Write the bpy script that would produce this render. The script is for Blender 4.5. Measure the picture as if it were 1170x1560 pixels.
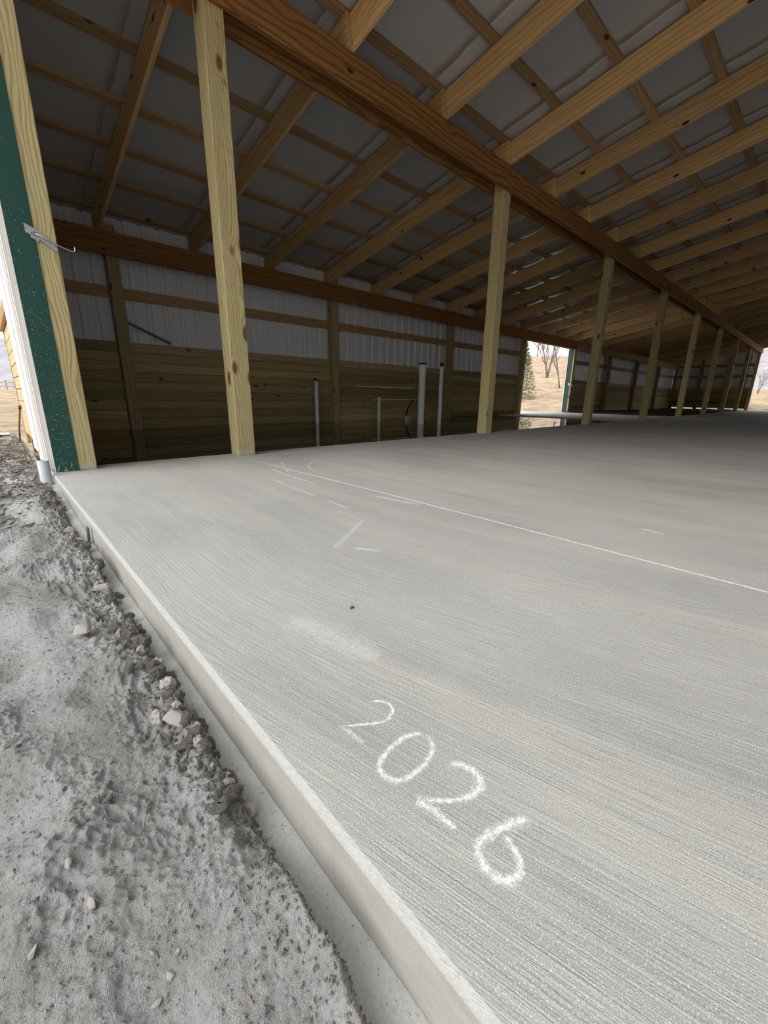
import bpy, bmesh, math, random
from mathutils import Vector, Matrix, noise as mn

for o in list(bpy.data.objects): bpy.data.objects.remove(o)
C = bpy.context.scene.collection
SC = bpy.context.scene

# ------------------------------------------------------------------ camera
cam_d = bpy.data.cameras.new('camera'); cam = bpy.data.objects.new('camera', cam_d); C.objects.link(cam)
RR = Vector((0.73154306, -0.68167684, 0.01270557)); UU = Vector((0.17671206, 0.20757173, 0.9621262))
FF = Vector((0.65849647, 0.70159152, -0.27230818))
m = Matrix((RR, UU, -FF)).transposed().to_4x4(); m.translation = Vector((-0.212, -3.3547, 0.501))
cam.matrix_world = m
cam_d.sensor_fit = 'VERTICAL'; cam_d.sensor_height = 36; cam_d.lens = 622.8 / 1560 * 36
cam_d.clip_start = 0.02; cam_d.clip_end = 2000
SC.camera = cam

# ------------------------------------------------------------------ sky, sun, exposure
w = bpy.data.worlds.new('overcast'); SC.world = w; w.use_nodes = True
nt = w.node_tree; nt.nodes.clear()
wo = nt.nodes.new('ShaderNodeOutputWorld'); bg = nt.nodes.new('ShaderNodeBackground')
tc = nt.nodes.new('ShaderNodeTexCoord'); nz = nt.nodes.new('ShaderNodeTexNoise'); cr = nt.nodes.new('ShaderNodeValToRGB')
nz.inputs['Scale'].default_value = 2.2; nz.inputs['Detail'].default_value = 5
cr.color_ramp.elements[0].position = 0.3; cr.color_ramp.elements[0].color = (0.80, 0.87, 0.97, 1)
cr.color_ramp.elements[1].position = 0.7; cr.color_ramp.elements[1].color = (1.0, 1.0, 1.0, 1)
nt.links.new(tc.outputs['Generated'], nz.inputs['Vector']); nt.links.new(nz.outputs['Fac'], cr.inputs['Fac'])
nt.links.new(cr.outputs['Color'], bg.inputs['Color']); bg.inputs['Strength'].default_value = 1.0
nt.links.new(bg.outputs[0], wo.inputs[0])
sd = bpy.data.lights.new('veiled_sun', 'SUN'); sd.energy = 1.5; sd.angle = math.radians(50); sd.color = (1, 0.97, 0.92)
so = bpy.data.objects.new('veiled_sun', sd); C.objects.link(so)
so.rotation_euler = Vector((0.78, -0.12, -0.60)).to_track_quat('-Z', 'Y').to_euler()
SC.view_settings.view_transform = 'Standard'; SC.view_settings.look = 'None'; SC.view_settings.gamma = 1
SC.view_settings.use_curve_mapping = False
SC.view_settings.exposure = 0.70

# ------------------------------------------------------------------ node helper
def mat(name):
    m = bpy.data.materials.new(name); m.use_nodes = True
    n = m.node_tree.nodes; n.clear()
    out = n.new('ShaderNodeOutputMaterial'); b = n.new('ShaderNodeBsdfPrincipled')
    m.node_tree.links.new(b.outputs[0], out.inputs[0])
    return m, m.node_tree, b, out
class G:
    def __init__(s, nt): s.nt = nt
    def node(s, t, **kw):
        n = s.nt.nodes.new(t)
        for k, v in kw.items(): setattr(n, k, v)
        return n
    def put(s, sock, v):
        if isinstance(v, bpy.types.NodeSocket): s.nt.links.new(v, sock)
        elif isinstance(v, (tuple, list)) and len(v) == 3 and sock.type == 'RGBA': sock.default_value = (*v, 1)
        else: sock.default_value = v
    def math(s, op, a, b=0.0, c=None, clamp=False):
        n = s.node('ShaderNodeMath', operation=op, use_clamp=clamp)
        s.put(n.inputs[0], a); s.put(n.inputs[1], b)
        if c is not None: s.put(n.inputs[2], c)
        return n.outputs[0]
    def vmul(s, v, k):
        n = s.node('ShaderNodeVectorMath', operation='MULTIPLY'); s.put(n.inputs[0], v); s.put(n.inputs[1], k); return n.outputs[0]
    def vadd(s, v, k):
        n = s.node('ShaderNodeVectorMath', operation='ADD'); s.put(n.inputs[0], v); s.put(n.inputs[1], k); return n.outputs[0]
    def xyz(s, v):
        n = s.node('ShaderNodeSeparateXYZ'); s.put(n.inputs[0], v); return n.outputs
    def comb(s, x, y, z):
        n = s.node('ShaderNodeCombineXYZ')
        for i, q in enumerate((x, y, z)): s.put(n.inputs[i], q)
        return n.outputs[0]
    def noise(s, v, scale=1.0, detail=3.0, rough=0.5, dist=0.0):
        n = s.node('ShaderNodeTexNoise'); s.put(n.inputs['Vector'], v); n.inputs['Scale'].default_value = scale
        n.inputs['Detail'].default_value = detail; n.inputs['Roughness'].default_value = rough; n.inputs['Distortion'].default_value = dist
        return n.outputs['Fac']
    def voro(s, v, scale, feature='F1', rnd=1.0):
        n = s.node('ShaderNodeTexVoronoi', feature=feature); s.put(n.inputs['Vector'], v); n.inputs['Scale'].default_value = scale
        n.inputs['Randomness'].default_value = rnd; return n
    def ramp(s, f, stops):
        n = s.node('ShaderNodeValToRGB'); r = n.color_ramp
        while len(r.elements) < len(stops): r.elements.new(0.5)
        for e, (p, c) in zip(r.elements, stops):
            e.position = p; e.color = (*c, 1) if len(c) == 3 else c
        s.put(n.inputs[0], f); return n.outputs[0]
    def mapr(s, f, a, b, c=0.0, d=1.0, smooth=False):
        n = s.node('ShaderNodeMapRange'); n.clamp = True
        if smooth: n.interpolation_type = 'SMOOTHSTEP'
        s.put(n.inputs[0], f)
        for i, q in enumerate((a, b, c, d)): s.put(n.inputs[i + 1], q)
        return n.outputs[0]
    def mix(s, f, a, b, mode='MIX'):
        n = s.node('ShaderNodeMix', data_type='RGBA', blend_type=mode); n.clamp_factor = True
        s.put(n.inputs[0], f); s.put(n.inputs[6], a); s.put(n.inputs[7], b); return n.outputs[2]
    def bump(s, h, strength, dist):
        n = s.node('ShaderNodeBump'); n.inputs['Strength'].default_value = strength; n.inputs['Distance'].default_value = dist
        s.put(n.inputs['Height'], h); return n.outputs[0]
    def obj(s): return s.node('ShaderNodeTexCoord').outputs['Object']
    def rnd(s): return s.node('ShaderNodeObjectInfo').outputs['Random']
def plain(name, col, rough=0.6, metal=0.0, nscale=40, namp=0.12, bump=0.0):
    m, nt, b, _ = mat(name); g = G(nt); v = g.obj()
    f = g.noise(v, nscale, 4, 0.6)
    c = g.mix(f, tuple(x * (1 - namp) for x in col), tuple(min(1, x * (1 + namp)) for x in col))
    g.put(b.inputs['Base Color'], c); b.inputs['Roughness'].default_value = rough; b.inputs['Metallic'].default_value = metal
    if bump: g.put(b.inputs['Normal'], g.bump(f, bump, 0.01))
    return m

# timber: grain runs along the local X axis of every piece
def wood(name, light, dark, knot, ring=55.0, contrast=0.75, knots=0.13, rough=0.75, stain=False, tintamp=0.12, green=None):
    m, nt, b, _ = mat(name); g = G(nt)
    v = g.obj(); r = g.rnd()
    off = g.comb(g.math('MULTIPLY', r, 37.0), g.math('MULTIPLY', r, 5.3), g.math('MULTIPLY', r, 8.1))
    v2 = g.vadd(v, off)
    X, Y, Z = g.xyz(v2)
    wob = g.noise(g.vmul(v2, (0.9, 7, 7)), 1.0, 2, 0.5)
    wob2 = g.noise(g.vmul(v2, (2.4, 14, 14)), 1.0, 2, 0.5)
    # knots: sparse cells stretched a little along the grain
    kv = g.voro(g.vmul(v2, (0.55, 1.15, 1.15)), 4.6)
    kd = kv.outputs['Distance']
    knear = g.math('POWER', g.math('SUBTRACT', 1.0, g.mapr(kd, 0.0, 0.55)), 3.0)
    yy = g.math('ADD', Y, g.math('MULTIPLY', g.math('SUBTRACT', wob, 0.5), 0.12))
    zz = g.math('ADD', Z, g.math('MULTIPLY', g.math('SUBTRACT', wob2, 0.5), 0.05))
    rad = g.math('ADD', g.math('ADD', yy, g.math('MULTIPLY', zz, 0.8)), g.math('MULTIPLY', knear, 0.05))
    s = g.math('SINE', g.math('MULTIPLY', rad, ring * 6.283 * 1.0))
    s = g.mapr(s, -0.2, 1.0)
    fib = g.noise(g.vmul(v2, (6, 420, 420)), 1.0, 2, 0.6)
    tone = g.noise(g.vmul(v2, (0.8, 6, 6)), 1.0, 3, 0.6)
    fac = g.math('MULTIPLY', g.math('ADD', g.math('MULTIPLY', s, 0.75), g.math('MULTIPLY', fib, 0.35)), contrast)
    c = g.mix(fac, light, dark)
    c = g.mix(g.mapr(tone, 0.35, 0.75), c, g.mix(0.45, c, dark))
    if green: c = g.mix(g.mapr(g.noise(g.vmul(v2, (1.3, 5, 5)), 1, 3, 0.6), 0.45, 0.7, 0, 0.6), c, green)
    c = g.mix(1.0, c, g.ramp(r, [(0, (1 - tintamp,) * 3), (1, (1 + tintamp * 0.6, 1 + tintamp * 0.5, 1 + tintamp * 0.35))]), 'MULTIPLY')
    kmask = g.mapr(kd, knots * 0.62, knots, 1, 0)
    kring = g.mapr(g.math('SINE', g.math('MULTIPLY', kd, 170.0)), -0.3, 0.6)
    c = g.mix(kmask, c, g.mix(g.math('MULTIPLY', kring, 0.55), knot, tuple(x * 2.2 for x in knot)))
    if stain:
        lx = g.xyz(v)[0]
        sm = g.math('MULTIPLY', g.mapr(lx, 0.035, 0.062, 1, 0), g.mapr(g.noise(v, 45, 3, 0.6), 0.42, 0.55))
        c = g.mix(g.math('MULTIPLY', sm, 0.8), c, (0.50, 0.47, 0.43))
    g.put(b.inputs['Base Color'], c); b.inputs['Roughness'].default_value = rough; b.inputs['Specular IOR Level'].default_value = 0.25
    g.put(b.inputs['Normal'], g.bump(g.math('ADD', fib, s), 0.25, 0.002))
    return m
M = {}
M['post'] = wood('treated_post', (0.69, 0.585, 0.325), (0.37, 0.29, 0.125), (0.13, 0.07, 0.03), ring=58, contrast=1.0, knots=0.18, stain=True, green=(0.47, 0.455, 0.235))
M['plank'] = wood('treated_plank', (0.54, 0.43, 0.22), (0.27, 0.20, 0.09), (0.04, 0.022, 0.012), ring=26, knots=0.12, tintamp=0.38, green=(0.40, 0.36, 0.165))
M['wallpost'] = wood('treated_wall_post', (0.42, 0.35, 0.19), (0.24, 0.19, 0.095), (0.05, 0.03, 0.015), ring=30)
M['rafter'] = wood('rafter_lumber', (0.76, 0.545, 0.285), (0.48, 0.305, 0.13), (0.05, 0.02, 0.01), ring=24, knots=0.12, tintamp=0.25, contrast=0.8)
M['purlin'] = wood('purlin_lumber', (0.50, 0.35, 0.195), (0.33, 0.20, 0.095), (0.05, 0.02, 0.01), ring=28, knots=0.13, tintamp=0.4, contrast=0.8)
M['beam'] = wood('beam_lumber', (0.41, 0.215, 0.072), (0.185, 0.082, 0.022), (0.03, 0.013, 0.008), ring=22, knots=0.10, tintamp=0.2, contrast=1.0)
M['header'] = wood('header_lumber', (0.34, 0.165, 0.055), (0.17, 0.075, 0.022), (0.03, 0.013, 0.008), ring=22, knots=0.09, contrast=0.8)
M['girt'] = wood('girt_lumber', (0.50, 0.325, 0.155), (0.34, 0.205, 0.09), (0.05, 0.025, 0.01), ring=28, knots=0.07)
M['paleboard'] = wood('pale_board', (0.74, 0.60, 0.36), (0.58, 0.44, 0.22), (0.2, 0.1, 0.05), ring=28)

# broom-finished concrete
def concrete(name, broom=True, edge=True, base=(0.43, 0.418, 0.395)):
    m, nt, b, _ = mat(name); g = G(nt); v = g.obj(); X, Y, Z = g.xyz(v)
    wv = g.math('MAXIMUM', g.math('SUBTRACT', -2.3, Y), 0.0)
    wv = g.math('DIVIDE', g.math('MULTIPLY', wv, wv), g.math('ADD', wv, 0.3))
    warp = g.math('MULTIPLY', g.math('SUBTRACT', g.noise(g.comb(g.math('MULTIPLY', X, 1.2), Y, 0), 0.9, 2), 0.5), 0.02)
    u = g.math('ADD', g.math('SUBTRACT', X, g.math('MULTIPLY', wv, 0.26)), warp)
    l1 = g.noise(g.comb(g.math('MULTIPLY', u, 210), g.math('MULTIPLY', Y, 2.6), 0), 1, 3, 0.65)
    l2 = g.noise(g.comb(g.math('MULTIPLY', u, 520), g.math('MULTIPLY', Y, 12), 3.1), 1, 2, 0.6)
    grain = g.noise(v, 520, 2, 0.7)
    grit = g.noise(v, 210, 3, 0.7)
    patch = g.noise(g.comb(X, g.math('MULTIPLY', Y, 0.6), 0), 1.5, 5, 0.6)
    patch2 = g.noise(g.comb(g.math('MULTIPLY', u, 7), g.math('MULTIPLY', Y, 0.45), 7), 1, 5, 0.65)
    c = g.mix(g.mapr(patch, 0.3, 0.7), tuple(x * 0.78 for x in base), tuple(x * 1.12 for x in base))
    c = g.mix(g.mapr(patch2, 0.45, 0.70, 0, 0.65), c, (base[0] * 1.22, base[1] * 1.21, base[2] * 1.17))
    gr = g.mapr(grain, 0.54, 0.66)
    if broom:
        lines = g.math('ADD', g.math('MULTIPLY', l1, 0.55), g.math('MULTIPLY', l2, 0.45))
        c = g.mix(g.mapr(lines, 0.36, 0.50, 0.45, 0), c, tuple(x * 0.62 for x in base))
        c = g.mix(g.mapr(lines, 0.54, 0.66, 0, 0.4), c, (0.66, 0.65, 0.62))
    c = g.mix(g.math('MULTIPLY', gr, 0.75), c, (0.78, 0.77, 0.745))
    c = g.mix(g.mapr(grit, 0.30, 0.42, 0.5, 0), c, tuple(x * 0.55 for x in base))
    h = g.math('ADD', g.math('MULTIPLY', grain, 0.5), g.math('MULTIPLY', grit, 0.5))
    if broom: h = g.math('ADD', h, g.math('MULTIPLY', lines, 1.6))
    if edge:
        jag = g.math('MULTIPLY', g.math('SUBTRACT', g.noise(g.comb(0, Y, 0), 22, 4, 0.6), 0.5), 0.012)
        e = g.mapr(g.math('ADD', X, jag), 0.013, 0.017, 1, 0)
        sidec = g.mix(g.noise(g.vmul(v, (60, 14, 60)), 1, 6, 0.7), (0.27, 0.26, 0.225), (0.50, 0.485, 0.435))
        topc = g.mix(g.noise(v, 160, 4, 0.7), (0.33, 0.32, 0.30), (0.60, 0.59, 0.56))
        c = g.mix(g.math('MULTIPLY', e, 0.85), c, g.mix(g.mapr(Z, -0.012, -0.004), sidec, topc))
    # chalky scuffs
    sc = g.noise(g.comb(g.math('MULTIPLY', X, 5), g.math('MULTIPLY', Y, 0.9), 2), 1.0, 6, 0.7)
    c = g.mix(g.mapr(sc, 0.60, 0.78, 0, 0.4), c, (0.66, 0.645, 0.61))
    g.put(b.inputs['Base Color'], c)
    b.inputs['Roughness'].default_value = 0.72; b.inputs['Specular IOR Level'].default_value = 0.35
    g.put(b.inputs['Normal'], g.bump(h, 0.75, 0.002))
    return m
M['slab'] = concrete('broomed_concrete')
M['pad'] = concrete('smooth_concrete', broom=False, edge=False, base=(0.64, 0.63, 0.61))

# dry grey soil
def soil(name, a, b2, pebble=True):
    m, nt, b, _ = mat(name); g = G(nt); v = g.obj()
    n1 = g.noise(g.vmul(v, (1, 0.55, 1)), 7, 7, 0.7); n2 = g.noise(v, 150, 6, 0.8); n3 = g.noise(v, 600, 3, 0.7)
    c = g.mix(g.mapr(n1, 0.40, 0.60), a, b2)
    c = g.mix(g.mapr(n2, 0.36, 0.50, 0.55, 0), c, tuple(x * 0.45 for x in a))
    c = g.mix(g.mapr(n3, 0.55, 0.72, 0, 0.5), c, tuple(min(1, x * 1.35) for x in b2))
    vo = g.voro(v, 70)
    c = g.mix(g.mapr(g.xyz(vo.outputs['Color'])[0], 0.93, 0.95, 0, 0.22), c, (0.46, 0.38, 0.30))
    g.put(b.inputs['Base Color'], c); b.inputs['Roughness'].default_value = 0.95; b.inputs['Specular IOR Level'].default_value = 0.1
    g.put(b.inputs['Normal'], g.bump(g.math('ADD', n2, g.math('MULTIPLY', n3, 0.5)), 1.0, 0.008))
    return m
M['dirt'] = soil('dry_dirt', (0.45, 0.437, 0.415), (0.70, 0.69, 0.675))
M['clod'] = soil('dirt_clod', (0.29, 0.268, 0.24), (0.48, 0.455, 0.42))
M['ledge'] = plain('sandy_footing', (0.40, 0.388, 0.365), 0.95, nscale=220, namp=0.25, bump=0.4)
M['stone'] = plain('pale_stone', (0.44, 0.415, 0.375), 0.9, nscale=60, namp=0.25, bump=0.5)
M['darkdirt'] = soil('dark_dirt', (0.05, 0.042, 0.035), (0.10, 0.085, 0.07))
M['mulch'] = soil('wood_litter', (0.30, 0.275, 0.245), (0.50, 0.465, 0.425))

def grass_mat():
    m, nt, b, _ = mat('dead_grass'); g = G(nt); v = g.obj()
    n1 = g.noise(v, 0.12, 5, 0.6); n2 = g.noise(v, 1.1, 8, 0.8); n3 = g.noise(v, 5, 6, 0.75)
    c = g.mix(g.mapr(n1, 0.35, 0.65), (0.66, 0.52, 0.34), (0.60, 0.44, 0.31))
    c = g.mix(g.mapr(n2, 0.44, 0.62, 0, 0.85), c, (0.25, 0.165, 0.12))
    c = g.mix(g.mapr(n3, 0.52, 0.75, 0, 0.7), c, (0.82, 0.71, 0.50))
    g.put(b.inputs['Base Color'], c); b.inputs['Roughness'].default_value = 1.0; b.inputs['Specular IOR Level'].default_value = 0.05
    g.put(b.inputs['Normal'], g.bump(g.math('ADD', n2, n3), 0.8, 0.15)); return m
M['grass'] = grass_mat()
def hill_mat():
    m, nt, b, _ = mat('wooded_hillside'); g = G(nt); v = g.obj()
    n1 = g.noise(g.vmul(v, (1, 1, 0.35)), 0.35, 6, 0.8); n2 = g.noise(v, 0.03, 3)
    c = g.mix(g.mapr(n1, 0.35, 0.65), (0.25, 0.225, 0.225), (0.50, 0.46, 0.46))
    c = g.mix(g.mapr(n2, 0.45, 0.6, 0, 0.5), c, (0.42, 0.43, 0.52))
    g.put(b.inputs['Base Color'], c); b.inputs['Roughness'].default_value = 1; return m
M['hill'] = hill_mat()

def sheet_mat(name, col, rough, spec=0.5, namp=0.05):
    m, nt, b, _ = mat(name); g = G(nt); v = g.obj()
    f = g.noise(v, 3.0, 4, 0.6); c = g.mix(f, tuple(x * (1 - namp) for x in col), tuple(min(1, x * (1 + namp)) for x in col))
    g.put(b.inputs['Base Color'], c); b.inputs['Roughness'].default_value = rough; b.inputs['Specular IOR Level'].default_value = spec
    return m
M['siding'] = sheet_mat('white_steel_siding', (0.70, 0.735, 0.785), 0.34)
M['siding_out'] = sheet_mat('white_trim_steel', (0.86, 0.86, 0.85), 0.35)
M['cream'] = sheet_mat('cream_trim', (0.80, 0.76, 0.70), 0.5)
def roof_mat():
    m, nt, b, _ = mat('roof_liner'); g = G(nt); v = g.obj(); r = g.rnd()
    f = g.noise(v, 1.5, 4, 0.6)
    c = g.mix(f, (0.40, 0.415, 0.435), (0.50, 0.505, 0.515))
    g.put(b.inputs['Base Color'], c); b.inputs['Roughness'].default_value = 0.22; b.inputs['Specular IOR Level'].default_value = 0.9
    g.put(b.inputs['Normal'], g.bump(g.noise(v, 3, 3, 0.5), 0.2, 0.02)); return m
M['liner'] = roof_mat()
def green_mat():
    m, nt, b, _ = mat('green_trim_steel'); g = G(nt); v = g.obj(); X, Y, Z = g.xyz(v)
    c = (0.006, 0.062, 0.048)
    vo = g.voro(v, 85); size = g.xyz(vo.outputs['Color'])[1]
    dens = g.mapr(g.noise(v, 4, 2), 0.35, 0.6, 0.10, 0.35)
    dens = g.math('MULTIPLY', dens, g.mapr(X, 0.0, 2.2, 1.4, 0.3))
    keep = g.math('LESS_THAN', size, dens)
    spot = g.math('MULTIPLY', g.mapr(vo.outputs['Distance'], 0.10, 0.19, 1, 0), keep)
    smear = g.math('MULTIPLY', g.mapr(X, 0.03, 0.07, 1, 0), g.mapr(g.noise(g.vmul(v, (0.2, 1, 1)), 110, 3), 0.52, 0.62, 0, 0.6))
    c2 = g.mix(g.math('MAXIMUM', spot, smear), c, (0.52, 0.60, 0.56))
    g.put(b.inputs['Base Color'], c2); b.inputs['Roughness'].default_value = 0.38; return m
M['green'] = green_mat()
M['zinc'] = plain('galvanised_steel', (0.48, 0.50, 0.52), 0.38, 0.85, 90, 0.15)
M['pvc'] = plain('white_pvc', (0.80, 0.80, 0.79), 0.45, 0, 20, 0.06)
M['greypvc'] = plain('grey_pvc', (0.50, 0.54, 0.58), 0.5, 0, 25, 0.10)
M['black'] = plain('black_rubber', (0.012, 0.012, 0.012), 0.55, 0, 30, 0.2)
M['darksteel'] = plain('dark_steel_strip', (0.10, 0.11, 0.13), 0.45, 0.5)
M['rust'] = plain('rusty_rod', (0.16, 0.055, 0.035), 0.85, 0.1, 80, 0.4)
M['bark'] = plain('grey_bark', (0.20, 0.165, 0.14), 0.95, 0, 8, 0.3, 0.5)
M['needle'] = plain('evergreen_needles', (0.17, 0.22, 0.10), 0.9, 0, 3, 0.4)
M['twig'] = plain('dry_twig', (0.30, 0.26, 0.20), 0.9, 0, 60, 0.3)
M['leaf'] = plain('dry_leaf', (0.45, 0.41, 0.36), 0.9, 0, 60, 0.3)
M['gap_light'] = plain('painted_gap_light', (0.86, 0.80, 0.55), 0.8)  # bright base colour stands in for daylight between the planks
M['fence'] = plain('weathered_fence', (0.60, 0.50, 0.36), 0.95, 0, 5, 0.2)
M['pencil'] = plain('dark_pencil', (0.06, 0.05, 0.035), 0.9)
def water_mat():
    m, nt, b, _ = mat('still_water'); g = G(nt); v = g.obj()
    g.put(b.inputs['Base Color'], g.mix(g.noise(v, 0.7, 4), (0.012, 0.010, 0.007), (0.028, 0.023, 0.016)))
    b.inputs['Roughness'].default_value = 0.02; b.inputs['IOR'].default_value = 1.333
    g.put(b.inputs['Normal'], g.bump(g.noise(v, 2.0, 2), 0.02, 0.02)); return m
M['water'] = water_mat()
def chalk_mat(name, low, scale=420, top=0.95):
    m, nt, b, out = mat(name); g = G(nt); v = g.obj()
    uv = g.node('ShaderNodeTexCoord').outputs['UV']; U, V_, _ = g.xyz(uv)
    e = g.math('ABSOLUTE', g.math('SUBTRACT', V_, 0.5))
    edge = g.math('POWER', g.mapr(e, 0.0, 0.5, 1, 0), 0.6)
    endf = g.mapr(g.math('ABSOLUTE', g.math('SUBTRACT', U, 0.5)), 0.40, 0.5, 1, 0.3)
    edge = g.math('MULTIPLY', edge, endf)
    n = g.math('ADD', g.math('MULTIPLY', g.noise(v, scale, 2, 0.7), 0.65), g.math('MULTIPLY', g.noise(v, scale * 0.18, 3, 0.6), 0.35))
    thr = g.mapr(edge, 0, 1, 0.72, low)
    a = g.math('MULTIPLY', g.mapr(g.math('SUBTRACT', n, thr), -0.11, 0.13), top)
    b.inputs['Base Color'].default_value = (0.90, 0.90, 0.88, 1); b.inputs['Roughness'].default_value = 0.95
    g.put(b.inputs['Alpha'], a); return m
M['chalk'] = chalk_mat('white_chalk', 0.40, 700)
M['chalk_snap'] = chalk_mat('snapped_chalk', 0.30, 300, 0.9)
M['chalk_faint'] = chalk_mat('rubbed_chalk', 0.40, 420, 0.62)
M['chalk_haze'] = chalk_mat('wiped_chalk', 0.44, 420, 0.45)

# ------------------------------------------------------------------ object helpers
def tag(o, label, cat, group=None, kind=None):
    if label: o['label'] = label
    if cat: o['category'] = cat
    if group: o['group'] = group
    if kind: o['kind'] = kind
    return o
def struct(o, label, cat): return tag(o, label, cat, None, 'structure')
def empty(name, loc):
    o = bpy.data.objects.new(name, None); C.objects.link(o); o.location = loc; o.empty_display_size = 0.1; return o
def link(name, me, matw, parent=None, mx=None):
    o = bpy.data.objects.new(name, me); C.objects.link(o)
    mx = mx or Matrix.Identity(4)
    if parent is not None:
        o.parent = parent
        pm = Matrix.Translation(parent.location) @ parent.rotation_euler.to_matrix().to_4x4()
        root = parent.parent
        if root is not None: pm = Matrix.Translation(root.location) @ pm
        o.matrix_local = pm.inverted() @ mx
    else: o.matrix_world = mx
    if matw and not me.materials: me.materials.append(matw)
    return o
def mesh_from(name, verts, faces, smooth=False, uvs=None):
    me = bpy.data.meshes.new(name); me.from_pydata(verts, [], faces); me.update()
    if smooth: me.polygons.foreach_set('use_smooth', [True] * len(me.polygons))
    if uvs:
        l = me.uv_layers.new(name='UVMap')
        for lp in me.loops: l.data[lp.index].uv = uvs[lp.vertex_index]
    return me
def bm_mesh(name, bm, smooth=False):
    bmesh.ops.recalc_face_normals(bm, faces=bm.faces)
    me = bpy.data.meshes.new(name); bm.to_mesh(me); bm.free()
    if smooth: me.polygons.foreach_set('use_smooth', [True] * len(me.polygons))
    return me
_cache = {}
def timber_mesh(L, w_, h, bev, matw):
    key = (round(L, 3), round(w_, 4), round(h, 4), round(bev, 4), matw.name)
    if key in _cache: return _cache[key]
    bm = bmesh.new(); bmesh.ops.create_cube(bm, size=1)
    for v in bm.verts: v.co = Vector(((v.co.x + 0.5) * L, v.co.y * w_, v.co.z * h))
    if bev > 0: bmesh.ops.bevel(bm, geom=bm.edges[:], offset=bev, segments=1, affect='EDGES')
    me = bm_mesh('timber', bm); me.materials.append(matw); _cache[key] = me
    return me
def timber(name, a, b, w_, h, matw, parent=None, up=(0, 0, 1), bev=0.003, label=None):
    """box from a to b; w_ is across, h along 'up'; local X is the grain"""
    a = Vector(a); b = Vector(b); x = (b - a); L = x.length; x.normalize()
    y = Vector(up).cross(x).normalized(); z = x.cross(y)
    mx = Matrix((x, y, z)).transposed().to_4x4(); mx.translation = a
    o = link(name, timber_mesh(L, w_, h, bev, matw), None, parent, mx)
    if label: o['label'] = label
    return o
def box(name, x0, x1, y0, y1, z0, z1, matw, parent=None, bev=0.003, axis='auto'):
    d = (x1 - x0, y1 - y0, z1 - z0); cx, cy, cz = (x0 + x1) / 2, (y0 + y1) / 2, (z0 + z1) / 2
    i = d.index(max(d))
    if i == 0: return timber(name, (x0, cy, cz), (x1, cy, cz), d[1], d[2], matw, parent, bev=bev)
    if i == 1: return timber(name, (cx, y0, cz), (cx, y1, cz), d[0], d[2], matw, parent, bev=bev)
    return timber(name, (cx, cy, z0), (cx, cy, z1), d[1], d[0], matw, parent, up=(1, 0, 0), bev=bev)
def tube_mesh(name, pts, rads, seg=10, cap=True, smooth=True):
    vs = []; fs = []; n = len(pts); pts = [Vector(p) for p in pts]; prev = None
    for i, p in enumerate(pts):
        t = (pts[min(i + 1, n - 1)] - pts[max(i - 1, 0)]).normalized()
        if prev is None:
            a = Vector((0, 0, 1)) if abs(t.z) < 0.9 else Vector((1, 0, 0)); u = t.cross(a).normalized()
        else: u = (prev - t * prev.dot(t)).normalized()
        prev = u; v = t.cross(u)
        r = rads[i] if isinstance(rads, (list, tuple)) else rads
        for k in range(seg):
            an = 2 * math.pi * k / seg; vs.append(p + (u * math.cos(an) + v * math.sin(an)) * r)
    for i in range(n - 1):
        for k in range(seg):
            k2 = (k + 1) % seg; fs.append((i * seg + k, i * seg + k2, (i + 1) * seg + k2, (i + 1) * seg + k))
    if cap: fs.append(tuple(range(seg))[::-1]); fs.append(tuple((n - 1) * seg + k for k in range(seg)))
    me = mesh_from(name, vs, fs)
    if smooth:
        for p in me.polygons: p.use_smooth = len(p.vertices) == 4
    return me
def tube(name, pts, rads, matw, parent=None, seg=10, cap=True): return link(name, tube_mesh(name, pts, rads, seg, cap), matw, parent)
def ring_pipe(name, c, r, ri, z0, z1, matw, parent=None, seg=24, lip=None):
    """open pipe with a real wall; lip=(z, r) widens the top into a socket"""
    prof = [(r, z0)]
    if lip: prof += [(r, lip[0] - 0.012), (lip[1], lip[0]), (lip[1], z1)]
    else: prof += [(r, z1)]
    prof += [(ri, z1), (ri, max(z0, z1 - 0.25))]
    vs = []; fs = []
    for (rr, z) in prof:
        for k in range(seg):
            a = 2 * math.pi * k / seg; vs.append((c[0] + rr * math.cos(a), c[1] + rr * math.sin(a), z))
    for i in range(len(prof) - 1):
        for k in range(seg): fs.append((i * seg + k, i * seg + (k + 1) % seg, (i + 1) * seg + (k + 1) % seg, (i + 1) * seg + k))
    fs.append(tuple((len(prof) - 1) * seg + k for k in range(seg)))
    me = mesh_from(name, vs, fs)
    bm = bmesh.new(); bm.from_mesh(me); bmesh.ops.recalc_face_normals(bm, faces=bm.faces); bm.to_mesh(me); bm.free()
    for p in me.polygons: p.use_smooth = len(p.vertices) == 4
    return link(name, me, matw, parent)

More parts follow.
